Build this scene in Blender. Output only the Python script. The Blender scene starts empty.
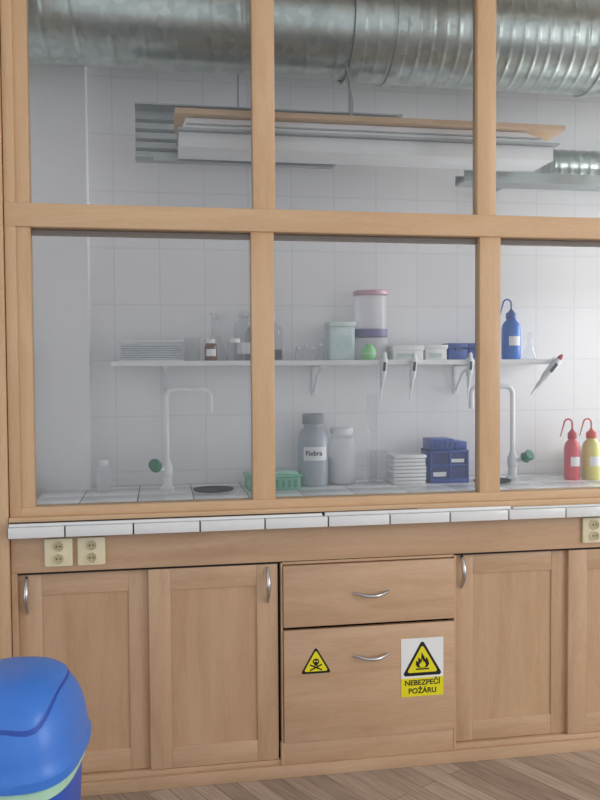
import bpy, bmesh, random
from math import *
from mathutils import Vector, Matrix
random.seed(3)
S=bpy.context.scene
COL=bpy.context.collection
# ------------------------------------------------------------------ materials
def s2l(c):
    return tuple(((v/255)/12.92 if v/255<=0.04045 else ((v/255+0.055)/1.055)**2.4) for v in c)+(1.0,)
def newmat(name):
    m=bpy.data.materials.new(name); m.use_nodes=True
    nt=m.node_tree; b=nt.nodes["Principled BSDF"]
    return m,nt,b
def plain(name,rgb,rough=0.5,metal=0.0,var=0.06,bump=0.0,scale=30,spec=None,trans=0):
    m,nt,b=newmat(name)
    tc=nt.nodes.new("ShaderNodeTexCoord"); n=nt.nodes.new("ShaderNodeTexNoise")
    n.inputs["Scale"].default_value=scale; n.inputs["Detail"].default_value=3
    nt.links.new(tc.outputs["Object"],n.inputs["Vector"])
    r=nt.nodes.new("ShaderNodeValToRGB"); c=s2l(rgb)
    r.color_ramp.elements[0].position=.3; r.color_ramp.elements[1].position=.7
    r.color_ramp.elements[0].color=tuple(max(0,v*(1-var)) for v in c[:3])+(1,)
    r.color_ramp.elements[1].color=tuple(min(1,v*(1+var)) for v in c[:3])+(1,)
    nt.links.new(n.outputs["Fac"],r.inputs["Fac"]); nt.links.new(r.outputs["Color"],b.inputs["Base Color"])
    b.inputs["Roughness"].default_value=rough; b.inputs["Metallic"].default_value=metal
    if trans: b.inputs["Transmission Weight"].default_value=trans
    if bump:
        bp=nt.nodes.new("ShaderNodeBump"); bp.inputs["Strength"].default_value=bump
        nt.links.new(n.outputs["Fac"],bp.inputs["Height"]); nt.links.new(bp.outputs["Normal"],b.inputs["Normal"])
    return m
def wood(name,c1,c2,axis,rough=0.45):
    m,nt,b=newmat(name)
    tc=nt.nodes.new("ShaderNodeTexCoord"); mp=nt.nodes.new("ShaderNodeMapping")
    sc={'X':(1.0,9,9),'Z':(9,9,1.0),'Y':(9,1.0,9)}[axis]
    mp.inputs["Scale"].default_value=sc
    nt.links.new(tc.outputs["Object"],mp.inputs["Vector"])
    n=nt.nodes.new("ShaderNodeTexNoise"); n.inputs["Scale"].default_value=2.2; n.inputs["Detail"].default_value=6; n.inputs["Distortion"].default_value=.6
    nt.links.new(mp.outputs["Vector"],n.inputs["Vector"])
    mp2=nt.nodes.new("ShaderNodeMapping"); mp2.inputs["Scale"].default_value=tuple(v*(9 if v>2 else 8) for v in sc)
    nt.links.new(tc.outputs["Object"],mp2.inputs["Vector"])
    n2=nt.nodes.new("ShaderNodeTexNoise"); n2.inputs["Scale"].default_value=3; n2.inputs["Detail"].default_value=3
    nt.links.new(mp2.outputs["Vector"],n2.inputs["Vector"])
    mx=nt.nodes.new("ShaderNodeMath"); mx.operation='MULTIPLY_ADD'; mx.inputs[1].default_value=.35
    nt.links.new(n2.outputs["Fac"],mx.inputs[0]); 
    m2=nt.nodes.new("ShaderNodeMath"); m2.operation='MULTIPLY'; m2.inputs[1].default_value=.65
    nt.links.new(n.outputs["Fac"],m2.inputs[0]); nt.links.new(m2.outputs[0],mx.inputs[2])
    r=nt.nodes.new("ShaderNodeValToRGB")
    r.color_ramp.elements[0].position=.33; r.color_ramp.elements[1].position=.65
    r.color_ramp.elements[0].color=s2l(c1); r.color_ramp.elements[1].color=s2l(c2)
    nt.links.new(mx.outputs[0],r.inputs["Fac"]); nt.links.new(r.outputs["Color"],b.inputs["Base Color"])
    b.inputs["Roughness"].default_value=rough
    return m
def glass(name,tint=(.94,.97,.99),gl=1.45,rough=0.0,haze=0.0,hcol=(.8,.85,.9),rim=None):
    m=bpy.data.materials.new(name); m.use_nodes=True; nt=m.node_tree; nt.nodes.clear()
    o=nt.nodes.new("ShaderNodeOutputMaterial"); t=nt.nodes.new("ShaderNodeBsdfTransparent"); g=nt.nodes.new("ShaderNodeBsdfGlossy")
    if rim is None:
        f=nt.nodes.new("ShaderNodeFresnel"); f.inputs["IOR"].default_value=gl; fo=f.outputs[0]
    else:
        lw=nt.nodes.new("ShaderNodeLayerWeight"); lw.inputs["Blend"].default_value=.5
        p=nt.nodes.new("ShaderNodeMath"); p.operation='POWER'; p.inputs[1].default_value=4; nt.links.new(lw.outputs["Facing"],p.inputs[0])
        q=nt.nodes.new("ShaderNodeMath"); q.operation='MULTIPLY_ADD'; q.inputs[1].default_value=rim; q.inputs[2].default_value=.03; nt.links.new(p.outputs[0],q.inputs[0]); fo=q.outputs[0]
    t.inputs[0].default_value=tint+(1,); g.inputs["Roughness"].default_value=rough
    mx=nt.nodes.new("ShaderNodeMixShader"); nt.links.new(fo,mx.inputs[0]); nt.links.new(t.outputs[0],mx.inputs[1]); nt.links.new(g.outputs[0],mx.inputs[2])
    last=mx
    if haze:
        d=nt.nodes.new("ShaderNodeBsdfDiffuse"); d.inputs[0].default_value=hcol+(1,)
        tr=nt.nodes.new("ShaderNodeBsdfTranslucent"); tr.inputs[0].default_value=hcol+(1,)
        ms=nt.nodes.new("ShaderNodeMixShader"); ms.inputs[0].default_value=.5
        nt.links.new(d.outputs[0],ms.inputs[1]); nt.links.new(tr.outputs[0],ms.inputs[2])
        m2=nt.nodes.new("ShaderNodeMixShader"); m2.inputs[0].default_value=haze
        nt.links.new(mx.outputs[0],m2.inputs[1]); nt.links.new(ms.outputs[0],m2.inputs[2]); last=m2
    nt.links.new(last.outputs[0],o.inputs[0])
    return m
def tile(name,c,grout,w,h,axes='XZ',rough=.25,mortar=.004):
    m,nt,b=newmat(name)
    tc=nt.nodes.new("ShaderNodeTexCoord"); sp=nt.nodes.new("ShaderNodeSeparateXYZ"); cb=nt.nodes.new("ShaderNodeCombineXYZ")
    nt.links.new(tc.outputs["Object"],sp.inputs[0])
    nt.links.new(sp.outputs[axes[0]],cb.inputs[0]); nt.links.new(sp.outputs[axes[1]],cb.inputs[1])
    br=nt.nodes.new("ShaderNodeTexBrick"); br.offset=0; br.squash=1
    br.inputs["Scale"].default_value=1; br.inputs["Brick Width"].default_value=w; br.inputs["Row Height"].default_value=h
    br.inputs["Mortar Size"].default_value=mortar; br.inputs["Mortar Smooth"].default_value=.3
    cc=s2l(c); br.inputs["Color1"].default_value=cc; br.inputs["Color2"].default_value=tuple(v*.97 for v in cc[:3])+(1,)
    br.inputs["Mortar"].default_value=s2l(grout)
    nt.links.new(cb.outputs[0],br.inputs["Vector"]); nt.links.new(br.outputs["Color"],b.inputs["Base Color"])
    bp=nt.nodes.new("ShaderNodeBump"); bp.inputs["Strength"].default_value=.08; bp.inputs["Distance"].default_value=.002; bp.invert=True
    nt.links.new(br.outputs["Fac"],bp.inputs["Height"]); nt.links.new(bp.outputs["Normal"],b.inputs["Normal"])
    b.inputs["Roughness"].default_value=rough
    return m
def floor_mat():
    m,nt,b=newmat("laminate")
    tc=nt.nodes.new("ShaderNodeTexCoord"); mp=nt.nodes.new("ShaderNodeMapping"); mp.inputs["Rotation"].default_value=(0,0,radians(62))
    nt.links.new(tc.outputs["Object"],mp.inputs["Vector"])
    br=nt.nodes.new("ShaderNodeTexBrick"); br.inputs["Scale"].default_value=1; br.inputs["Brick Width"].default_value=1.1; br.inputs["Row Height"].default_value=.07
    br.inputs["Mortar Size"].default_value=.0015; br.inputs["Color1"].default_value=s2l((198,180,164)); br.inputs["Color2"].default_value=s2l((164,146,132)); br.inputs["Mortar"].default_value=s2l((125,108,96))
    br.inputs["Bias"].default_value=0.0
    nt.links.new(mp.outputs[0],br.inputs["Vector"])
    mp2=nt.nodes.new("ShaderNodeMapping"); mp2.inputs["Scale"].default_value=(3,45,1); nt.links.new(mp.outputs[0],mp2.inputs["Vector"])
    n=nt.nodes.new("ShaderNodeTexNoise"); n.inputs["Scale"].default_value=2; n.inputs["Detail"].default_value=5; nt.links.new(mp2.outputs[0],n.inputs["Vector"])
    r=nt.nodes.new("ShaderNodeValToRGB"); r.color_ramp.elements[0].position=.3; r.color_ramp.elements[1].position=.7
    r.color_ramp.elements[0].color=(.70,.68,.66,1); r.color_ramp.elements[1].color=(1.1,1.1,1.1,1); nt.links.new(n.outputs["Fac"],r.inputs["Fac"])
    mx=nt.nodes.new("ShaderNodeMix"); mx.data_type='RGBA'; mx.blend_type='MULTIPLY'; mx.inputs[0].default_value=1
    nt.links.new(br.outputs["Color"],mx.inputs[6]); nt.links.new(r.outputs["Color"],mx.inputs[7]); nt.links.new(mx.outputs[2],b.inputs["Base Color"])
    b.inputs["Roughness"].default_value=.42
    return m
def galv():
    m,nt,b=newmat("galvanized_steel")
    tc=nt.nodes.new("ShaderNodeTexCoord"); v=nt.nodes.new("ShaderNodeTexVoronoi"); v.inputs["Scale"].default_value=30
    nt.links.new(tc.outputs["Object"],v.inputs["Vector"])
    r=nt.nodes.new("ShaderNodeValToRGB"); r.color_ramp.elements[0].color=s2l((172,184,180)); r.color_ramp.elements[1].color=s2l((206,216,212))
    nt.links.new(v.outputs["Color"],r.inputs["Fac"]); nt.links.new(r.outputs["Color"],b.inputs["Base Color"])
    b.inputs["Metallic"].default_value=.85; b.inputs["Roughness"].default_value=.3
    return m
woodH=wood("beech_h",(206,168,128),(222,188,150),'X'); woodV=wood("beech_v",(206,168,128),(222,188,150),'Z')
cabH=wood("cabinet_beech_h",(192,156,122),(211,177,144),'X'); cabV=wood("cabinet_beech_v",(192,156,122),(211,177,144),'Z')
panV=wood("cabinet_panel_v",(190,153,118),(206,171,137),'Z')
dark=plain("dark_gap",(28,22,18),.8)
white=plain("white_paint",(240,242,242),.35,var=.02); whitepl=plain("white_plastic",(240,242,243),.4,var=.02)
tileM=plain("glazed_tile",(232,234,234),.2,var=.02); grout=plain("grout",(62,54,50),.8)
wallT=tile("wall_tile",(240,240,242),(229,229,231),.2,.25)
chrome=plain("brushed_chrome",(205,208,212),.22,1.0,var=.03)
gal=galv(); steel=plain("steel_sheet",(165,172,172),.4,.8,var=.08,scale=12)
pane=glass("window_glass",(.985,.991,.995),1.45,haze=.035,hcol=(.78,.86,.96))
lab=glass("lab_glass",(.955,.965,.97),1.3,haze=.09,hcol=(.9,.93,.95),rim=.45)
labm=glass("milky_plastic",(.95,.96,.97),1.35,.2,haze=.55,hcol=(.98,.98,1.0),rim=.3)
cream=plain("socket_cream",(236,226,192),.35,var=.02); creamd=plain("socket_recess",(190,178,140),.4)
# ------------------------------------------------------------------ builder
class B:
    def __init__(s,name): s.name=name; s.bm=bmesh.new(); s.mats=[]
    def mi(s,m):
        if m not in s.mats: s.mats.append(m)
        return s.mats.index(m)
    def merge(s,t,m,smooth=False,M=None):
        i=s.mi(m)
        for f in t.faces: f.material_index=i; f.smooth=smooth
        if M is not None: bmesh.ops.transform(t,matrix=M,verts=t.verts)
        me=bpy.data.meshes.new("tmp"); t.to_mesh(me); t.free(); s.bm.from_mesh(me); bpy.data.meshes.remove(me)
    def box(s,x0,x1,y0,y1,z0,z1,m,bev=0.0,M=None,seg=2):
        t=bmesh.new(); bmesh.ops.create_cube(t,size=1)
        for v in t.verts: v.co=Vector(((x0+x1)/2+v.co.x*(x1-x0),(y0+y1)/2+v.co.y*(y1-y0),(z0+z1)/2+v.co.z*(z1-z0)))
        if bev: bmesh.ops.bevel(t,geom=list(t.edges),offset=bev,segments=seg,affect='EDGES',profile=.5)
        s.merge(t,m,bool(bev),M); return s
    def lathe(s,prof,c,m,seg=28,sx=1,sy=1,M=None,cap=True):
        t=bmesh.new(); rings=[]
        for r,z in prof:
            if r<1e-5: rings.append([t.verts.new((0,0,z))])
            else: rings.append([t.verts.new((r*sx*cos(2*pi*k/seg),r*sy*sin(2*pi*k/seg),z)) for k in range(seg)])
        for a,b in zip(rings,rings[1:]):
            if len(a)==1 and len(b)==1: continue
            for k in range(seg):
                k2=(k+1)%seg
                if len(a)==1: t.faces.new((a[0],b[k2],b[k]))
                elif len(b)==1: t.faces.new((a[k],a[k2],b[0]))
                else: t.faces.new((a[k],a[k2],b[k2],b[k]))
        if cap:
            if len(rings[0])>1: t.faces.new(list(reversed(rings[0])))
            if len(rings[-1])>1: t.faces.new(rings[-1])
        bmesh.ops.recalc_face_normals(t,faces=t.faces)
        MM=Matrix.Translation(c) @ (M if M is not None else Matrix.Identity(4))
        s.merge(t,m,True,MM); return s
    def tube(s,pts,r,m,seg=12):
        pts=[Vector(p) for p in pts]; n=len(pts); rs=r if isinstance(r,(list,tuple)) else [r]*n
        t=bmesh.new(); rings=[]; up=None
        for i,p in enumerate(pts):
            d=(pts[min(i+1,n-1)]-pts[max(i-1,0)]).normalized()
            if up is None:
                up=d.orthogonal().normalized()
            else:
                up=(up-d*up.dot(d)).normalized()
            w=d.cross(up)
            rings.append([t.verts.new(p+(up*cos(2*pi*k/seg)+w*sin(2*pi*k/seg))*rs[i]) for k in range(seg)])
        for a,b in zip(rings,rings[1:]):
            for k in range(seg): t.faces.new((a[k],a[(k+1)%seg],b[(k+1)%seg],b[k]))
        t.faces.new(list(reversed(rings[0]))); t.faces.new(rings[-1])
        bmesh.ops.recalc_face_normals(t,faces=t.faces)
        s.merge(t,m,True); return s
    def poly(s,pts,y0,y1,m,M=None):   # polygon in XZ extruded along Y
        t=bmesh.new(); a=[t.verts.new((x,y0,z)) for x,z in pts]; b=[t.verts.new((x,y1,z)) for x,z in pts]
        t.faces.new(a); t.faces.new(list(reversed(b)))
        for i in range(len(pts)):
            j=(i+1)%len(pts); t.faces.new((a[j],a[i],b[i],b[j]))
        bmesh.ops.recalc_face_normals(t,faces=t.faces)
        s.merge(t,m,False,M); return s
    def done(s,parent=None):
        me=bpy.data.meshes.new(s.name); 
        s.bm.to_mesh(me); s.bm.free()
        for m in s.mats: me.materials.append(m)
        try: me.set_sharp_from_angle(angle=radians(38))
        except Exception: pass
        o=bpy.data.objects.new(s.name,me); COL.objects.link(o)
        if parent is not None: o.parent=parent
        return o
def text(body,x,y,z,size,m,parent,name="lettering",sx=1):
    cu=bpy.data.curves.new(name,'FONT'); cu.body=body; cu.size=size; cu.align_x='CENTER'; cu.align_y='CENTER'; cu.extrude=.0003; cu.offset=size*.02
    cu.materials.append(m); o=bpy.data.objects.new(name,cu); COL.objects.link(o)
    o.location=(x,y,z); o.rotation_euler=(pi/2,0,0); o.scale=(sx,1,1)
    if parent: o.parent=parent
    return o
# ------------------------------------------------------------------ dims
CT=.94        # counter top
BW=.90        # booth back wall
XL,XR=-.503,4.30
SH=1.495
# room shell
B("floor").box(-3,5,-5,1.2,-.05,0,floor_mat()).done()
B("ceiling").box(-3,5,-5,1.2,3.35,3.4,plain("ceiling_paint",(235,235,232),.8,var=.02)).done()
B("wall_back").box(-3,5,BW,BW+.12,0,3.35,wallT).done()
pl=plain("wall_plaster",(243,243,244),.6,var=.015)
B("wall_left").box(-.62,-.305,.80,BW,0,3.35,pl).box(-.62,-.55,.05,.80,0,3.35,pl).done()
# unseen right end wall; opening (sill, lintel, jambs) added for the booth fill lamp
b=B("wall_right"); b.box(XR,XR+.1,.0,BW,0,1.0,wallT).box(XR,XR+.1,0,BW,3.0,3.35,wallT).box(XR,XR+.1,0,.08,1.0,3.0,wallT).box(XR,XR+.1,BW-.08,BW,1.0,3.0,wallT).done()
# tall side panel at left
b=B("side_panel"); b.box(-1.6,-.545,-.03,.05,0,3.35,woodV,.003).box(-.543,-.506,-.022,.05,0,3.35,woodV,.002)
for z in (.75,1.35,1.95,2.55): b.lathe([(0,0),(.004,0),(.004,.002),(0,.003)],(-.575,-.03,z),dark,12,M=Matrix.Rotation(pi/2,4,'X'))
b.done()
# ------------------------------------------------------------------ partition frame
f=B("glass_partition_frame")
f.box(XL,-.423,.0,.05,.965,3.35,woodV,.003)
f.box(-.503,-.467,-.009,.0,.965,3.35,woodV,.002)
MID=[(.313,.393),(1.150,1.230),(1.99,2.07),(2.83,2.91),(3.67,3.75)]
UP=[(.322,.400),(1.140,1.212),(1.99,2.07),(2.83,2.91),(3.67,3.75)]
for a,c in MID: f.box(a,c,.0,.05,.99,1.935,woodV,.003)
for a,c in UP: f.box(a,c,.0,.05,2.006,3.35,woodV,.003)
f.box(XL,XR,-.012,.05,1.932,2.010,woodH,.003)
f.box(XL,XR,-.006,.055,CT+.001,.998,woodH,.003)
f.box(XL,XR,-.03,-.006,CT+.001,.968,woodH,.002)
f.box(XL,XR,0,.05,2.98,3.35,woodH)
f.done()
i=1
for src,z0,z1 in ((MID,.998,1.932),(UP,2.010,2.98)):
    xs=[-.423]+[v for p in src for v in p]+[XR]
    for k in range(0,len(xs),2):
        w=B("window_%d"%i); i+=1
        w.box(xs[k],xs[k+1],.024,.028,z0,z1,pane)
        w.done()
t=B("trim_1"); t.box(-.423,XR,.035,.055,1.912,1.931,plain("seal_brown",(140,118,95),.6)); t.done()  # brown strip under the mid rail, behind the lower panes
# ------------------------------------------------------------------ tiled countertop
c=B("tiled_countertop"); c.box(XL,XR,-.055,BW-.002,.904,CT-.003,grout)
TW=.2225; x=XL-.04
while x<XR-.01:
    x0=max(x,XL); x1=min(x+TW,XR)
    c.box(x0+.0025,x1-.0025,-.062,-.054,.905,CT,tileM,.001)
    y=-.054
    for y1 in (.0,.2,.4,.6,.8,BW-.002):
        c.box(x0+.002,x1-.002,y+.002,y1-.002,CT-.006,CT,tileM,.001); y=y1
    x=x1
c.done()
for sx_ in (.215,1.475):
    s=B("cup_sink"); s.lathe([(.075,0),(.085,.004),(.088,.010),(.08,.012),(.072,.006),(.06,.003),(0,.002)],(sx_,.655,CT),dark,28,sx=1.0,sy=.8); s.done()
l=B("ledge_strip"); l.box(-.50,.55,-.050,-.036,CT+.001,CT+.010,whitepl,.001).box(.56,1.25,-.050,-.038,CT+.001,CT+.012,whitepl,.001).box(1.26,XR,-.050,-.038,CT+.001,CT+.008,whitepl,.001).box(-.5,.9,-.035,-.031,CT+.001,CT+.013,dark); l.done()
# ------------------------------------------------------------------ base cabinet
k=B("base_cabinet")
k.box(XL,XR,.0,.03,.775,.903,cabH,.002)        # fascia
k.box(XL,XR,.06,.075,.06,.775,dark)
k.box(XL,XR,.005,.05,0,.062,cabH,.002)           # plinth
k.box(XL,XR,-.012,.005,0,.045,cabH,.002)
k.box(XL,-.484,.0,.06,.06,.775,cabV)
k.box(.405,1.058,-.004,.06,.045,.125,cabH,.002)
k.box(XL,XR,.004,.06,.768,.776,dark)
k.box(.400,.412,.02,.06,.06,.77,dark)
k.box(.414,1.049,-.003,.05,.764,.773,cabH,.001)
k.box(.408,.414,-.006,.06,.05,.770,cabV); k.box(1.049,1.057,-.006,.06,.05,.770,cabV)
def door(x0,x1,y,z0=.064,z1=.767,st=.075):
    k.box(x0,x0+st,y,y+.02,z0,z1,cabV,.0015); k.box(x1-st,x1,y,y+.02,z0,z1,cabV,.0015)
    k.box(x0+st,x1-st,y+.0005,y+.02,z1-st,z1,cabH,.0015); k.box(x0+st,x1-st,y+.0005,y+.02,z0,z0+st,cabH,.0015)
    k.box(x0+st-.002,x1-st+.002,y+.006,y+.018,z0+st-.002,z1-st+.002,panV)
door(-.484,-.045,.022); door(-.052,.398,.004)
door(1.058,1.520,.022); door(1.505,2.03,.004); door(2.03,2.55,.022); door(2.54,3.1,.004); door(3.1,3.66,.022); door(3.65,4.29,.004)
k.box(.416,1.047,-.014,.006,.541,.761,cabH,.002)
k.box(.416,1.047,-.014,.006,.128,.530,cabH,.002)
def handle_v(x,z,y):
    n=14; pts=[(x+.0,y-.002-.028*sin(pi*i/n),z-.062+.124*i/n) for i in range(n+1)]
    k.tube(pts,[.005+.003*sin(pi*i/n) for i in range(n+1)],chrome,10)
def handle_h(x,z,y):
    n=14; pts=[(x-.065+.13*i/n,y-.002-.03*sin(pi*i/n),z-.008*sin(pi*i/n)) for i in range(n+1)]
    k.tube(pts,[.004+.003*sin(pi*i/n) for i in range(n+1)],chrome,10)
handle_v(-.457,.695,.022); handle_v(.362,.695,.004); handle_v(1.088,.705,.022)
handle_h(.735,.655,-.014); handle_h(.735,.428,-.014)
k.done()
# sockets
for sx_,sz in ((-.348,.843),(-.240,.843),(1.600,.843)):
    s=B("wall_socket"); s.box(sx_-.046,sx_+.046,-.012,-.0005,sz-.048,sz+.048,cream,.004)
    R=Matrix.Rotation(pi/2,4,'X')
    for dz in (.021,-.021):
        s.lathe([(0,0),(.019,0),(.0195,.004),(.017,.005),(.016,.001),(0,.001)],(sx_,-.012,sz+dz),cream,24,M=R)
        s.lathe([(0,0),(.0155,0),(.0155,.0015),(0,.0015)],(sx_,-.0125,sz+dz),creamd,24,M=R)
        for dx in (-.006,.006): s.lathe([(0,0),(.0025,0),(.0025,.001),(0,.001)],(sx_+dx,-.0145,sz+dz),dark,10,M=R)
    s.done()
# ------------------------------------------------------------------ signs
yel=plain("sign_yellow",(240,228,30),.4,var=.01); blk=plain("sign_black",(18,18,18),.5,var=.01); sw=plain("sign_white",(242,244,244),.4,var=.01)
def tri(b,cx,z0,z1,y,m,t=.0006):
    h=z1-z0; w=h*1.1547/2; r=h*.06
    pts=[]
    for (px,pz,a0) in ((cx-w+r*1.7,z0+r,210-60),(cx+w-r*1.7,z0+r,270),(cx,z1-2*r,30)):
        for q in range(0,121,20): pts.append((px+r*cos(radians(a0+q)),pz+r*sin(radians(a0+q))))
    b.poly(pts,y-t,y,m)
YF=-.0145
s=B("flammable_sign"); s.box(.845,1.005,YF-.001,YF,.330,.476,sw).box(.845,1.005,YF-.001,YF,.262,.330,yel)
tri(s,.925,.338,.470,YF-.001,blk); tri(s,.925,.350,.452,YF-.0017,yel)
fl=[(-.02,0),(-.03,.012),(-.028,.028),(-.02,.022),(-.018,.04),(-.006,.03),(-.004,.058),(.008,.042),(.012,.03),(.018,.04),(.026,.026),(.030,.012),(.02,0)]
s.poly([(.925+x*.85,.368+z*.95) for x,z in fl],YF-.003,YF-.0024,blk)
s.poly([(.925+x*.4,.370+z*.5) for x,z in fl],YF-.0036,YF-.003,yel); s.box(.900,.950,YF-.003,YF-.0024,.360,.365,blk)
so=s.done()
text("NEBEZPEČÍ",.925,YF-.0016,.312,.027,blk,so,"lettering_1"); text("POŽÁRU",.925,YF-.0016,.282,.027,blk,so,"lettering_2")
s=B("toxic_sign"); TX,TZ=.531,.010
tri(s,TX,.362+TZ,.458+TZ,YF,blk); tri(s,TX,.370+TZ,.446+TZ,YF-.0007,yel)
R=Matrix.Rotation(pi/2,4,'X')
s.lathe([(0,0),(.012,0),(.012,.0006),(0,.0006)],(TX,YF-.0014,.405+TZ),blk,20,M=R,sy=.9)
s.box(TX-.006,TX+.006,YF-.002,YF-.0014,.390+TZ,.398+TZ,blk)
for a in (25,-25):
    s.box(-.024,.024,-.0006,0,-.0025,.0025,blk,M=Matrix.Translation((TX,YF-.0014,.384+TZ))@Matrix.Rotation(radians(a),4,'Y'))
for dx in (-.0045,.0045): s.lathe([(0,0),(.003,0),(.003,.0004),(0,.0004)],(TX+dx,YF-.0020,.406+TZ),yel,12,M=R)
s.done()
# ------------------------------------------------------------------ shelf + brackets
s=B("wall_shelf"); s.box(-.205,1.81,.65,BW-.001,SH-.022,SH,white,.002)
for bx in (.02,.70,1.39):
    s.box(bx-.012,bx+.012,.67,BW-.001,SH-.030,SH-.022,white,.001); s.box(bx-.012,bx+.012,BW-.010,BW-.001,SH-.16,SH-.022,white,.001)
    s.tube([(bx,.70,SH-.03),(bx,.80,SH-.06),(bx,BW-.01,SH-.14)],.008,white,8)
s.done()
# ------------------------------------------------------------------ ducts
def duct(b,x0,x1,cy,cz,R,pitch,amp,m,n=64,step=.008,ph=0):
    t=bmesh.new(); nx=int((x1-x0)/step); rings=[]
    for i in range(nx+1):
        x=x0+(x1-x0)*i/nx; ring=[]
        for j in range(n):
            th=2*pi*j/n; u=((x/pitch)-j/n+ph)%1.0; d=min(u,1-u)*pitch
            r=R+amp*exp(-(d/.006)**2)
            ring.append(t.verts.new((x,cy+r*cos(th),cz+r*sin(th))))
        rings.append(ring)
    for a,c in zip(rings,rings[1:]):
        for j in range(n): t.faces.new((a[j],a[(j+1)%n],c[(j+1)%n],c[j]))
    t.faces.new(rings[0]); t.faces.new(list(reversed(rings[-1])))
    bmesh.ops.recalc_face_normals(t,faces=t.faces); b.merge(t,m,True)
RX=Matrix.Rotation(pi/2,4,'Y')
d=B("ventilation_duct"); duct(d,-.50,.80,.50,2.865,.205,.125,.003,gal); duct(d,.80,XR-.01,.50,2.865,.215,.055,.003,gal,step=.006)
for x in (.78,.95,1.85,3.2): d.lathe([(.215,-.02),(.224,-.02),(.224,.02),(.215,.02)],(x,.5,2.865),gal,64,M=RX,cap=False)
for x in (.78,1.85,3.2): d.box(x-.012,x+.012,.497,.503,3.08,3.35,steel)
d.done()
d=B("exhaust_pipe"); duct(d,1.80,XR-.01,.78,2.40,.075,.05,.003,gal); d.done()
# ------------------------------------------------------------------ hanging lamp
l=B("hanging_lamp")
l.box(.075,1.545,.22,.40,2.275,2.330,white,.003)
l.poly([(.085,2.335),(1.53,2.335),(1.42,2.375),(.10,2.375)],.20,.36,white)
l.box(.07,1.555,.19,.42,2.330,2.337,steel)
l.box(.10,1.48,.19,.40,2.350,2.354,steel)
l.box(.06,1.565,.16,.42,2.378,2.398,woodH,.002)
l.tube([(.745,.30,2.397),(.745,.30,2.50),(.735,.30,2.55),(.74,.33,2.60),(.745,.40,2.68)],.006,steel,8)
l.tube([(.70,.30,2.40),(.745,.30,2.45),(.79,.30,2.40)],.004,steel,8)
l.done()
t=B("cable_tray"); slot=plain("tray_slot",(120,128,130),.5,.5)
t.box(-.09,1.0,.55,.56,2.32,2.50,steel); t.box(-.09,.72,.46,.56,2.295,2.305,steel,.001); t.box(-.09,1.0,.46,.56,2.50,2.505,steel)
t.box(-.02,.70,.455,.46,2.28,2.31,steel) 
for i in range(4): t.box(-.09,1.0,.545,.55,2.34+i*.038,2.352+i*.038,slot)
for x in (.345,.84): t.box(x-.01,x+.01,.555,BW-.001,2.46,2.48,steel); t.tube([(x,.75,2.47),(x,.75,3.349)],.004,steel,8)
t.done()
t=B("metal_channel"); t.box(1.28,XR-.02,.50,.60,2.25,2.26,steel); t.box(1.28,XR-.02,.495,.50,2.25,2.295,steel); t.box(1.28,XR-.02,.60,.605,2.25,2.295,steel)
for x in (1.51,2.9): t.box(x-.01,x+.01,.60,BW-.001,2.26,2.28,steel)
t.tube([(1.51,.75,2.27),(1.51,.75,3.349)],.004,steel,8)
t.done()
# ------------------------------------------------------------------ faucets
green=plain("valve_green",(20,120,80),.4)
def faucet(x,dirx,kx,L=.19):
    s=B("lab_faucet"); y=.72
    s.lathe([(.032,0),(.032,.012),(.022,.02),(.02,.06),(.024,.065),(.024,.10),(.016,.12),(.014,.13)],(x,y,CT),whitepl,24)
    r=.035; top=1.372
    pts=[(x,y,CT+.12),(x,y,top-r)]
    for i in range(1,7): a=pi/2*i/6; pts.append((x+dirx*r*(1-cos(a)),y,top-r+r*sin(a)))
    pts.append((x+dirx*(L-r),y,top-.002))
    for i in range(1,7): a=pi/2*i/6; pts.append((x+dirx*(L-r+r*sin(a)),y,top-.002-r+r*cos(a)))
    pts.append((x+dirx*L,y,top-.075))
    s.tube(pts,.0115,whitepl,14)
    s.tube([(x+dirx*L,y,top-.07),(x+dirx*L,y,top-.10)],[.014,.009],whitepl,12)
    s.tube([(x,y,CT+.085),(x+kx*.045,y-.04,CT+.10)],.010,whitepl,12)
    M=Matrix.Rotation(radians(-30*kx*-1),4,'Y')@Matrix.Rotation(radians(60),4,'X')
    s.lathe([(.010,-.01),(.024,-.005),(.027,.0),(.020,.006),(.020,.026),(.027,.032),(.022,.038),(0,.038)],(x+kx*.045,y-.04,CT+.105),green,8,M=M)
    s.done()
faucet(.020,1,-1); faucet(1.600,-1,1,.2)
# ------------------------------------------------------------------ bottles & ware
def bottle(name,x,y,z,R,H,neck,body,cap,capH=.03,label=None,sy=1,fill=None):
    s=B(name); hs=H*.72
    s.lathe([(R*.92,0),(R,.006),(R,hs),(R*.93,hs+H*.06),(neck*1.25,H*.88),(neck,H*.9),(neck,H)],(x,y,z),body,32)
    s.lathe([(neck*1.15,0),(neck*1.2,.003),(neck*1.2,capH-.003),(neck*1.1,capH)],(x,y,z+H-.012),cap,24)
    if fill: s.lathe([(R*.86,.004),(R*.93,.01),(R*.93,fill[1])],(x,y,z),fill[0],24)
    if label:
        t=bmesh.new(); n=10; a0,a1=label[3]if len(label)>3 else (-2.4,-.75)
        vs=[[t.verts.new((x+(R+.001)*cos(a0+(a1-a0)*i/n),y+(R+.001)*sin(a0+(a1-a0)*i/n),z+q)) for i in range(n+1)] for q in (label[1],label[2])]
        for i in range(n): t.faces.new((vs[0][i],vs[0][i+1],vs[1][i+1],vs[1][i]))
        s.merge(t,label[0],True)
    return s.done()
lid_g=plain("grey_cap",(146,153,159),.5); paper=plain("paper_label",(240,242,244),.6,var=.01)
ink=plain("label_ink",(60,60,70),.7)
gb=plain("grey_bottle",(170,178,188),.4)
o=bottle("reagent_bottle",.665,.74,CT,.068,.285,.040,gb,lid_g,.045,(paper,.115,.175))
text("Fixbra",.655,.74-.0705,CT+.147,.030,ink,o,"label_text")
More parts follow.
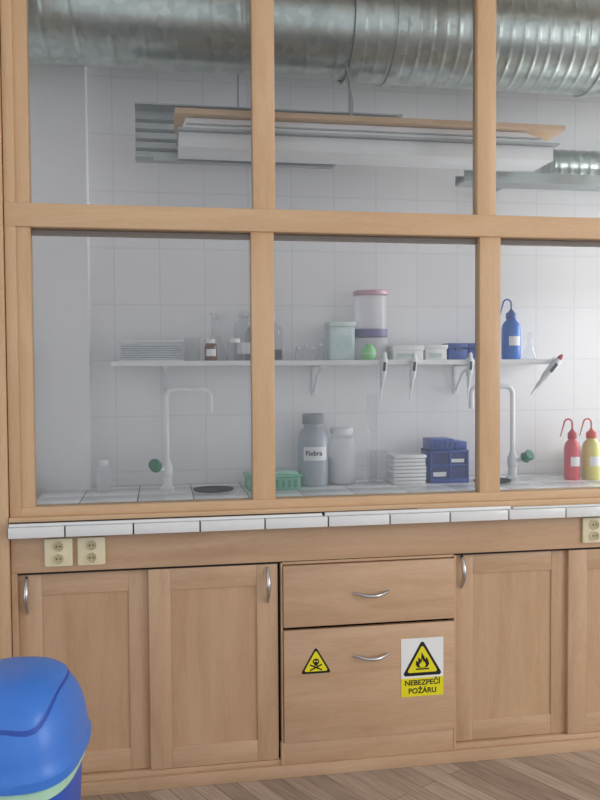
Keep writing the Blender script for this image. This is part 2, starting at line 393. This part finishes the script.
bottle("plastic_bottle",.800,.76,CT,.062,.235,.042,labm,whitepl,.03,None,fill=(plain("powder",(232,235,236),.8),.12))
bottle("small_bottle",-.245,.72,CT,.030,.125,.016,labm,whitepl,.02)
def cylglass(name,x,y,z,R,H,m=lab,foot=True):
    s=B(name)
    p=[(R*1.7,0),(R*1.7,.006),(R*.6,.016)] if foot else [(R*.95,0)]
    s.lathe(p+[(R,.02),(R,H),(R*1.12,H+.004)],(x,y,z),m,28,cap=False); return s.done()
cylglass("graduated_cylinder",.925,.70,CT,.022,.40)
cylglass("glass_beaker",.975,.78,CT,.04,.14,foot=False)
gr=plain("green_plastic",(120,190,162),.4); rib=plain("rib",(90,158,130),.5)
s=B("green_box"); s.box(.355,.585,.60,.74,CT,CT+.055,gr,.006).box(.350,.590,.595,.745,CT+.055,CT+.066,gr,.003)
s.box(.365,.575,.61,.73,CT+.066,CT+.076,plain("box_lid",(165,212,194),.3),.003)
for i in range(8): s.box(.372+i*.026,.386+i*.026,.598,.600,CT+.012,CT+.045,rib)
s.done()
s=B("stack_of_trays")
for i in range(8):
    z=CT+i*.0165; o=random.uniform(-.003,.003)
    s.box(1.015+o,1.165+o,.66,.78,z,z+.0145,whitepl,.003)
s.done()
blu=plain("blue_plastic",(34,76,165),.35); blu2=plain("blue_plastic_dark",(20,48,118),.4)
s=B("blue_rack")
s.box(1.185,1.365,.66,.80,CT,CT+.012,blu,.002)
for z in (.012,.075,.138): s.box(1.185,1.365,.66,.80,CT+z,CT+z+.01,blu,.002)
for x in (1.185,1.275,1.357): s.box(x,x+.008,.66,.80,CT,CT+.148,blu,.001)
s.box(1.19,1.36,.67,.80,CT+.01,CT+.145,blu2)
s.box(1.19,1.30,.67,.79,CT+.150,CT+.198,blu,.004); s.box(1.305,1.36,.67,.79,CT+.15,CT+.185,blu,.004)
for i in range(4): s.box(1.20+i*.024,1.216+i*.024,.668,.670,CT+.158,CT+.19,blu2)
s.box(1.20,1.26,.667,.669,CT+.03,CT+.05,whitepl); s.box(1.285,1.345,.667,.669,CT+.092,CT+.108,whitepl)
s.done()
def wash(x,y,z,R,H,m,cap,dirx=-1):
    s=B("wash_bottle")
    s.lathe([(R*.9,0),(R,.008),(R,H*.68),(R*.85,H*.78),(R*.5,H*.86),(R*.45,H*.9)],(x,y,z),m,28)
    s.lathe([(R*.55,0),(R*.58,.004),(R*.55,.026),(R*.3,.034),(R*.12,.045)],(x,y,z+H*.88),cap,20)
    t=z+H*.88+.04
    pts=[(x,y,t)]+[(x+dirx*.02*(1-cos(a)),y,t+.03+.02*sin(a)) for a in [pi*i/8*.85 for i in range(9)]]+[(x+dirx*.058,y,t-.03)]
    s.tube(pts,[.004]*(len(pts)-1)+[.002],cap,8)
    t_=bmesh.new(); n=8
    vs=[[t_.verts.new((x+(R+.001)*cos(-2.2+1.3*i/n),y+(R+.001)*sin(-2.2+1.3*i/n),z+q)) for i in range(n+1)] for q in (H*.3,H*.5)]
    for i in range(n): t_.faces.new((vs[0][i],vs[0][i+1],vs[1][i+1],vs[1][i]))
    s.merge(t_,paper,True)
    s.done()
wash(1.61,.76,SH,.044,.215,plain("wash_blue",(30,110,205),.35),blu)
wash(1.865,.66,CT,.036,.215,plain("wash_red",(220,85,95),.4),plain("cap_red",(190,40,55),.4))
wash(1.960,.66,CT,.042,.215,plain("wash_yellow",(226,218,125),.4),plain("cap_yellow",(210,70,60),.4))
s=B("plastic_tray"); s.box(1.98,2.25,.74,.86,CT,CT+.01,whitepl,.003)
for a in ((1.98,1.986,.74,.86),(2.244,2.25,.74,.86),(1.98,2.25,.74,.746),(1.98,2.25,.854,.86)): s.box(*a,CT+.01,CT+.12,whitepl)
s.done()
# shelf things
acr=plain("acrylic_plate",(212,219,222),.15)
s=B("glass_plate_stack"); s.box(-.175,.10,.69,.84,SH,SH+.006,whitepl,.002)
for i in range(7):
    o=random.uniform(-.006,.006); z=SH+.007+i*.0095
    s.box(-.165+o,.085+o,.70,.83,z,z+.007,acr,.001)
for x in (-.172,.094): s.box(x,x+.004,.69,.84,SH+.006,SH+.085,labm)
s.tube([(-.17,.69,SH+.085),(.096,.69,SH+.085)],.003,whitepl,8)
s.done()
s=B("glass_dish"); s.lathe([(.03,0),(.034,.004),(.036,.10),(.039,.104)],(.135,.765,SH),lab,28,cap=False); s.done()
bottle("brown_bottle",.213,.71,SH,.027,.085,.016,plain("amber_glass",(110,68,36),.15),whitepl,.02,(paper,.02,.05))
def erl(name,x,y,z,R,H,neck,m=lab,fill=None,stop=None):
    s=B(name); s.lathe([(0,0),(R*.95,0),(R,.006),(R*.98,.02),(neck,H*.62),(neck,H),(neck*1.2,H+.003)],(x,y,z),m,30,cap=False)
    if fill: s.lathe([(R*.9,.01),(R*.9,.022),(R*.75,fill[1]),(0,fill[1])],(x,y,z),fill[0],24)
    if stop: s.lathe([(neck*.8,-.01),(neck*.9,0),(neck*1.5,.012),(neck*1.5,.018),(0,.02)],(x,y,z+H+.002),stop,20)
    s.done()
erl("erlenmeyer_flask",.240,.80,SH,.055,.19,.018,stop=labm)
bottle("glass_bottle",.365,.79,SH,.045,.205,.020,lab,labm,.03,(paper,.03,.08))
bottle("glass_bottle",.315,.72,SH,.033,.09,.022,lab,whitepl,.018)
bottle("glass_bottle",.475,.78,SH,.062,.19,.026,lab,whitepl,.03,fill=(plain("dark_liquid",(72,74,90),.2),.05))
bottle("glass_bottle",.405,.74,SH,.04,.16,.022,lab,whitepl,.025)
s=B("glass_vials")
for i,(x,h) in enumerate(((.60,.05),(.635,.06),(.668,.05),(.70,.065))):
    s.lathe([(.013,0),(.013,h*.8),(.009,h*.85),(.009,h)],(x,.74,SH),lab,16).lathe([(.010,0),(.010,.01)],(x,.74,SH+h),paper,12)
s.done()
teal=plain("teal_plastic",(212,230,230),.4)
s=B("storage_jar"); s.box(.735,.850,.70,.80,SH,SH+.150,teal,.008).box(.730,.855,.695,.805,SH+.150,SH+.172,plain("jar_lid",(220,234,233),.4),.005)
s.box(.75,.835,.697,.7,SH+.05,SH+.11,plain("jar_label",(200,224,223),.5)); s.done()
pk=plain("pink_lid",(216,170,186),.4)
s=B("pipette_tip_canister")
s.lathe([(.073,0),(.076,.006),(.076,.10),(.074,.10)],(.940,.775,SH),labm,36)
s.lathe([(.0765,0),(.0765,.035)],(.940,.775,SH+.105),plain("purple_band",(112,110,150),.5),36)
s.lathe([(.074,0),(.074,.15)],(.940,.775,SH+.14),labm,36)
s.lathe([(.079,0),(.079,.014),(.074,.018),(0,.018)],(.940,.775,SH+.295),pk,36); s.done()
s=B("egg_timer"); s.lathe([(0,0),(.018,.002),(.028,.012),(.033,.028),(.030,.045),(.020,.062),(.009,.071),(0,.073)],(.905,.675,SH),plain("lime_green",(150,225,150),.4),24)
s.lathe([(.0335,.0),(.0335,.002)],(.905,.675,SH+.028),paper,24); s.done()
lbl=plain("box_label",(196,214,206),.5)
s=B("white_box"); s.box(1.025,1.165,.70,.82,SH,SH+.05,whitepl,.002).box(1.02,1.17,.695,.825,SH+.042,SH+.066,whitepl,.003); s.box(1.04,1.12,.698,.7,SH+.012,SH+.030,lbl); s.done()
s=B("white_box"); s.box(1.175,1.275,.70,.82,SH,SH+.05,whitepl,.002).box(1.17,1.28,.695,.825,SH+.05,SH+.068,whitepl,.003); s.box(1.19,1.25,.698,.7,SH+.012,SH+.030,lbl); s.done()
s=B("blue_tip_box"); 
for i in range(2):
    x=1.285+i*.095; s.box(x,x+.09,.70,.80,SH,SH+.05,blu,.003).box(x-.001,x+.091,.698,.802,SH+.052,SH+.075,blu,.004).box(x+.03,x+.06,.696,.70,SH+.04,SH+.058,blu2)
s.done()
erl("volumetric_flask",1.70,.76,SH,.034,.125,.011)
def pip(x,tilt,c1,c2,L=.2,k=1.0,dz=.01):
    s=B("pipette"); M=Matrix.Translation((x,.630,SH+dz))@Matrix.Rotation(radians(tilt),4,'Y')@Matrix.Scale(k,4)
    def L_(prof,m): s.lathe(prof,(0,0,0),m,16,M=M)
    L_([(.008,.0),(.009,.002),(.009,.016),(.005,.018),(.005,.024)],c2)
    L_([(.013,-.09),(.015,-.08),(.015,-.01),(.012,0)],c1)
    L_([(.005,-.14),(.008,-.13),(.010,-.09)],c1); L_([(.0025,-L),(.005,-.14)],paper)
    s.box(-.006,.006,-.016,-.012,-.06,-.02,ink,M=M)
    s.box(-.022,.0,-.005,.005,-.018,-.006,c1,.002,M=M)
    s.box(-.008,.008,.008,.018,-.045,-.018,white,M=M)
    s.done()
gp=plain("pipette_grey",(222,226,230),.4)
pip(.965,6,gp,paper); pip(1.10,6,gp,paper,.19); pip(1.36,4,gp,paper,.19,.95); pip(1.780,40,gp,plain("pip_red",(180,60,70),.4),.17,1.2,-.003)
# ------------------------------------------------------------------ bin (swing-top)
bb=plain("bin_blue",(66,130,226),.35,var=.03); bb2=plain("bin_blue_body",(44,96,206),.35,var=.03); lg=plain("bin_green",(185,230,200),.4)
bx,by=-.358,-.80
def sq(w,d,z,n=40,e=3.2):
    return [(w*copysign(abs(cos(2*pi*k/n))**(2/e),cos(2*pi*k/n)),d*copysign(abs(sin(2*pi*k/n))**(2/e),sin(2*pi*k/n)),z) for k in range(n)]
def loft(b,rings,m,M):
    t=bmesh.new(); R=[[t.verts.new(p) for p in r] for r in rings]
    for a,c in zip(R,R[1:]):
        n=len(a)
        for k_ in range(n): t.faces.new((a[k_],a[(k_+1)%n],c[(k_+1)%n],c[k_]))
    t.faces.new(list(reversed(R[0]))); t.faces.new(R[-1])
    bmesh.ops.recalc_face_normals(t,faces=t.faces); b.merge(t,m,True,M)
M=Matrix.Translation((bx,by,0))@Matrix.Rotation(radians(-8),4,'Z')
s=B("swing_top_bin")
loft(s,[sq(.115,.14,0),sq(.12,.145,.01),sq(.143,.178,.480),sq(.145,.180,.495)],bb2,M)
loft(s,[sq(.146,.181,.485),sq(.151,.186,.490),sq(.151,.186,.512),sq(.147,.183,.516)],lg,M)
RZ=.552; DH=.180
dome=[sq(.154,.189,RZ-.034),sq(.163,.198,RZ-.030),sq(.165,.200,RZ-.008),sq(.160,.195,RZ)]
PW=.62
def prof(a): return cos(a)**PW,sin(a)
for i in range(1,13):
    a=pi/2*i/12.6; c_,s_=prof(a); dome.append(sq(.160*c_,.195*c_,RZ+DH*s_,e=2.8))
loft(s,dome,bb,M)
def dz(x,y):
    q=(abs(x/.160)**2.8+abs(y/.195)**2.8)**(1/2.8); q=min(q,.999); a=acos(q**(1/PW)); return RZ+DH*sin(a)
def patch(w,d,off,th,m,cx=0,cy=0):
    t=bmesh.new(); NR,NA=12,48; c0=t.verts.new((cx,cy,dz(cx,cy)+off)); prev=None
    for i in range(1,NR+1):
        ring=[]
        for j in range(NA):
            A=2*pi*j/NA; e=2/4
            x=cx+w*i/NR*copysign(abs(cos(A))**e,cos(A)); y=cy+d*i/NR*copysign(abs(sin(A))**e,sin(A))
            ring.append(t.verts.new((x,y,dz(x,y)+off)))
        for j in range(NA):
            if prev is None: t.faces.new((c0,ring[j],ring[(j+1)%NA]))
            else: t.faces.new((prev[j],ring[j],ring[(j+1)%NA],prev[(j+1)%NA]))
        prev=ring
    low=[t.verts.new((v.co.x,v.co.y,v.co.z-th)) for v in prev]
    for j in range(NA): t.faces.new((prev[j],low[j],low[(j+1)%NA],prev[(j+1)%NA]))
    bmesh.ops.recalc_face_normals(t,faces=t.faces); s.merge(t,m,True,M)
patch(.118,.150,.002,.02,plain("bin_groove",(38,82,180),.5),0,-.025); patch(.114,.146,.007,.02,bb,0,-.025)
s.done()
# ------------------------------------------------------------------ light
w=bpy.data.worlds.new("world"); S.world=w; w.use_nodes=True; nt=w.node_tree; bg=nt.nodes["Background"]
tc=nt.nodes.new("ShaderNodeTexCoord"); n=nt.nodes.new("ShaderNodeTexNoise"); n.inputs["Scale"].default_value=1.5
nt.links.new(tc.outputs["Generated"],n.inputs["Vector"]); r=nt.nodes.new("ShaderNodeValToRGB")
r.color_ramp.elements[0].color=(.62,.63,.66,1); r.color_ramp.elements[1].color=(.76,.79,.84,1); r.color_ramp.elements[0].position=.4; r.color_ramp.elements[1].position=.6
nt.links.new(n.outputs["Fac"],r.inputs["Fac"]); nt.links.new(r.outputs["Color"],bg.inputs["Color"]); bg.inputs["Strength"].default_value=1.3
def area(name,loc,tgt,sx,sy,pw,col):
    L=bpy.data.lights.new(name,'AREA'); L.shape='RECTANGLE'; L.size=sx; L.size_y=sy; L.energy=pw; L.color=col
    o=bpy.data.objects.new(name,L); COL.objects.link(o); o.location=loc
    o.rotation_euler=(Vector(tgt)-Vector(loc)).to_track_quat('-Z','Y').to_euler()
area("window_daylight",(4.8,-3.2,1.9),(.8,.4,1.4),2.2,1.8,62,(1,.98,.95))
area("booth_fill_light",(XR+.06,.45,2.0),(0,.60,1.6),.7,1.9,75,(.97,.98,1))  # added unseen fill lamp in the right end opening, brightens the booth interior
# ------------------------------------------------------------------ camera
yaw,pitch,roll=radians(9.6),radians(2.05),radians(-.37)
fw=Vector((sin(yaw)*cos(pitch),cos(yaw)*cos(pitch),-sin(pitch))); r0=Vector((cos(yaw),-sin(yaw),0)); u0=r0.cross(fw)
rr=r0*cos(roll)+u0*sin(roll); uu=-r0*sin(roll)+u0*cos(roll)
cam=bpy.data.cameras.new("camera"); co=bpy.data.objects.new("camera",cam); COL.objects.link(co)
co.matrix_world=Matrix(((rr.x,uu.x,-fw.x,0),(rr.y,uu.y,-fw.y,-2.85),(rr.z,uu.z,-fw.z,1.45),(0,0,0,1)))
cam.sensor_fit='VERTICAL'; cam.sensor_height=36; cam.lens=820/800*36; cam.clip_start=.05
S.camera=co
S.view_settings.view_transform='Standard'
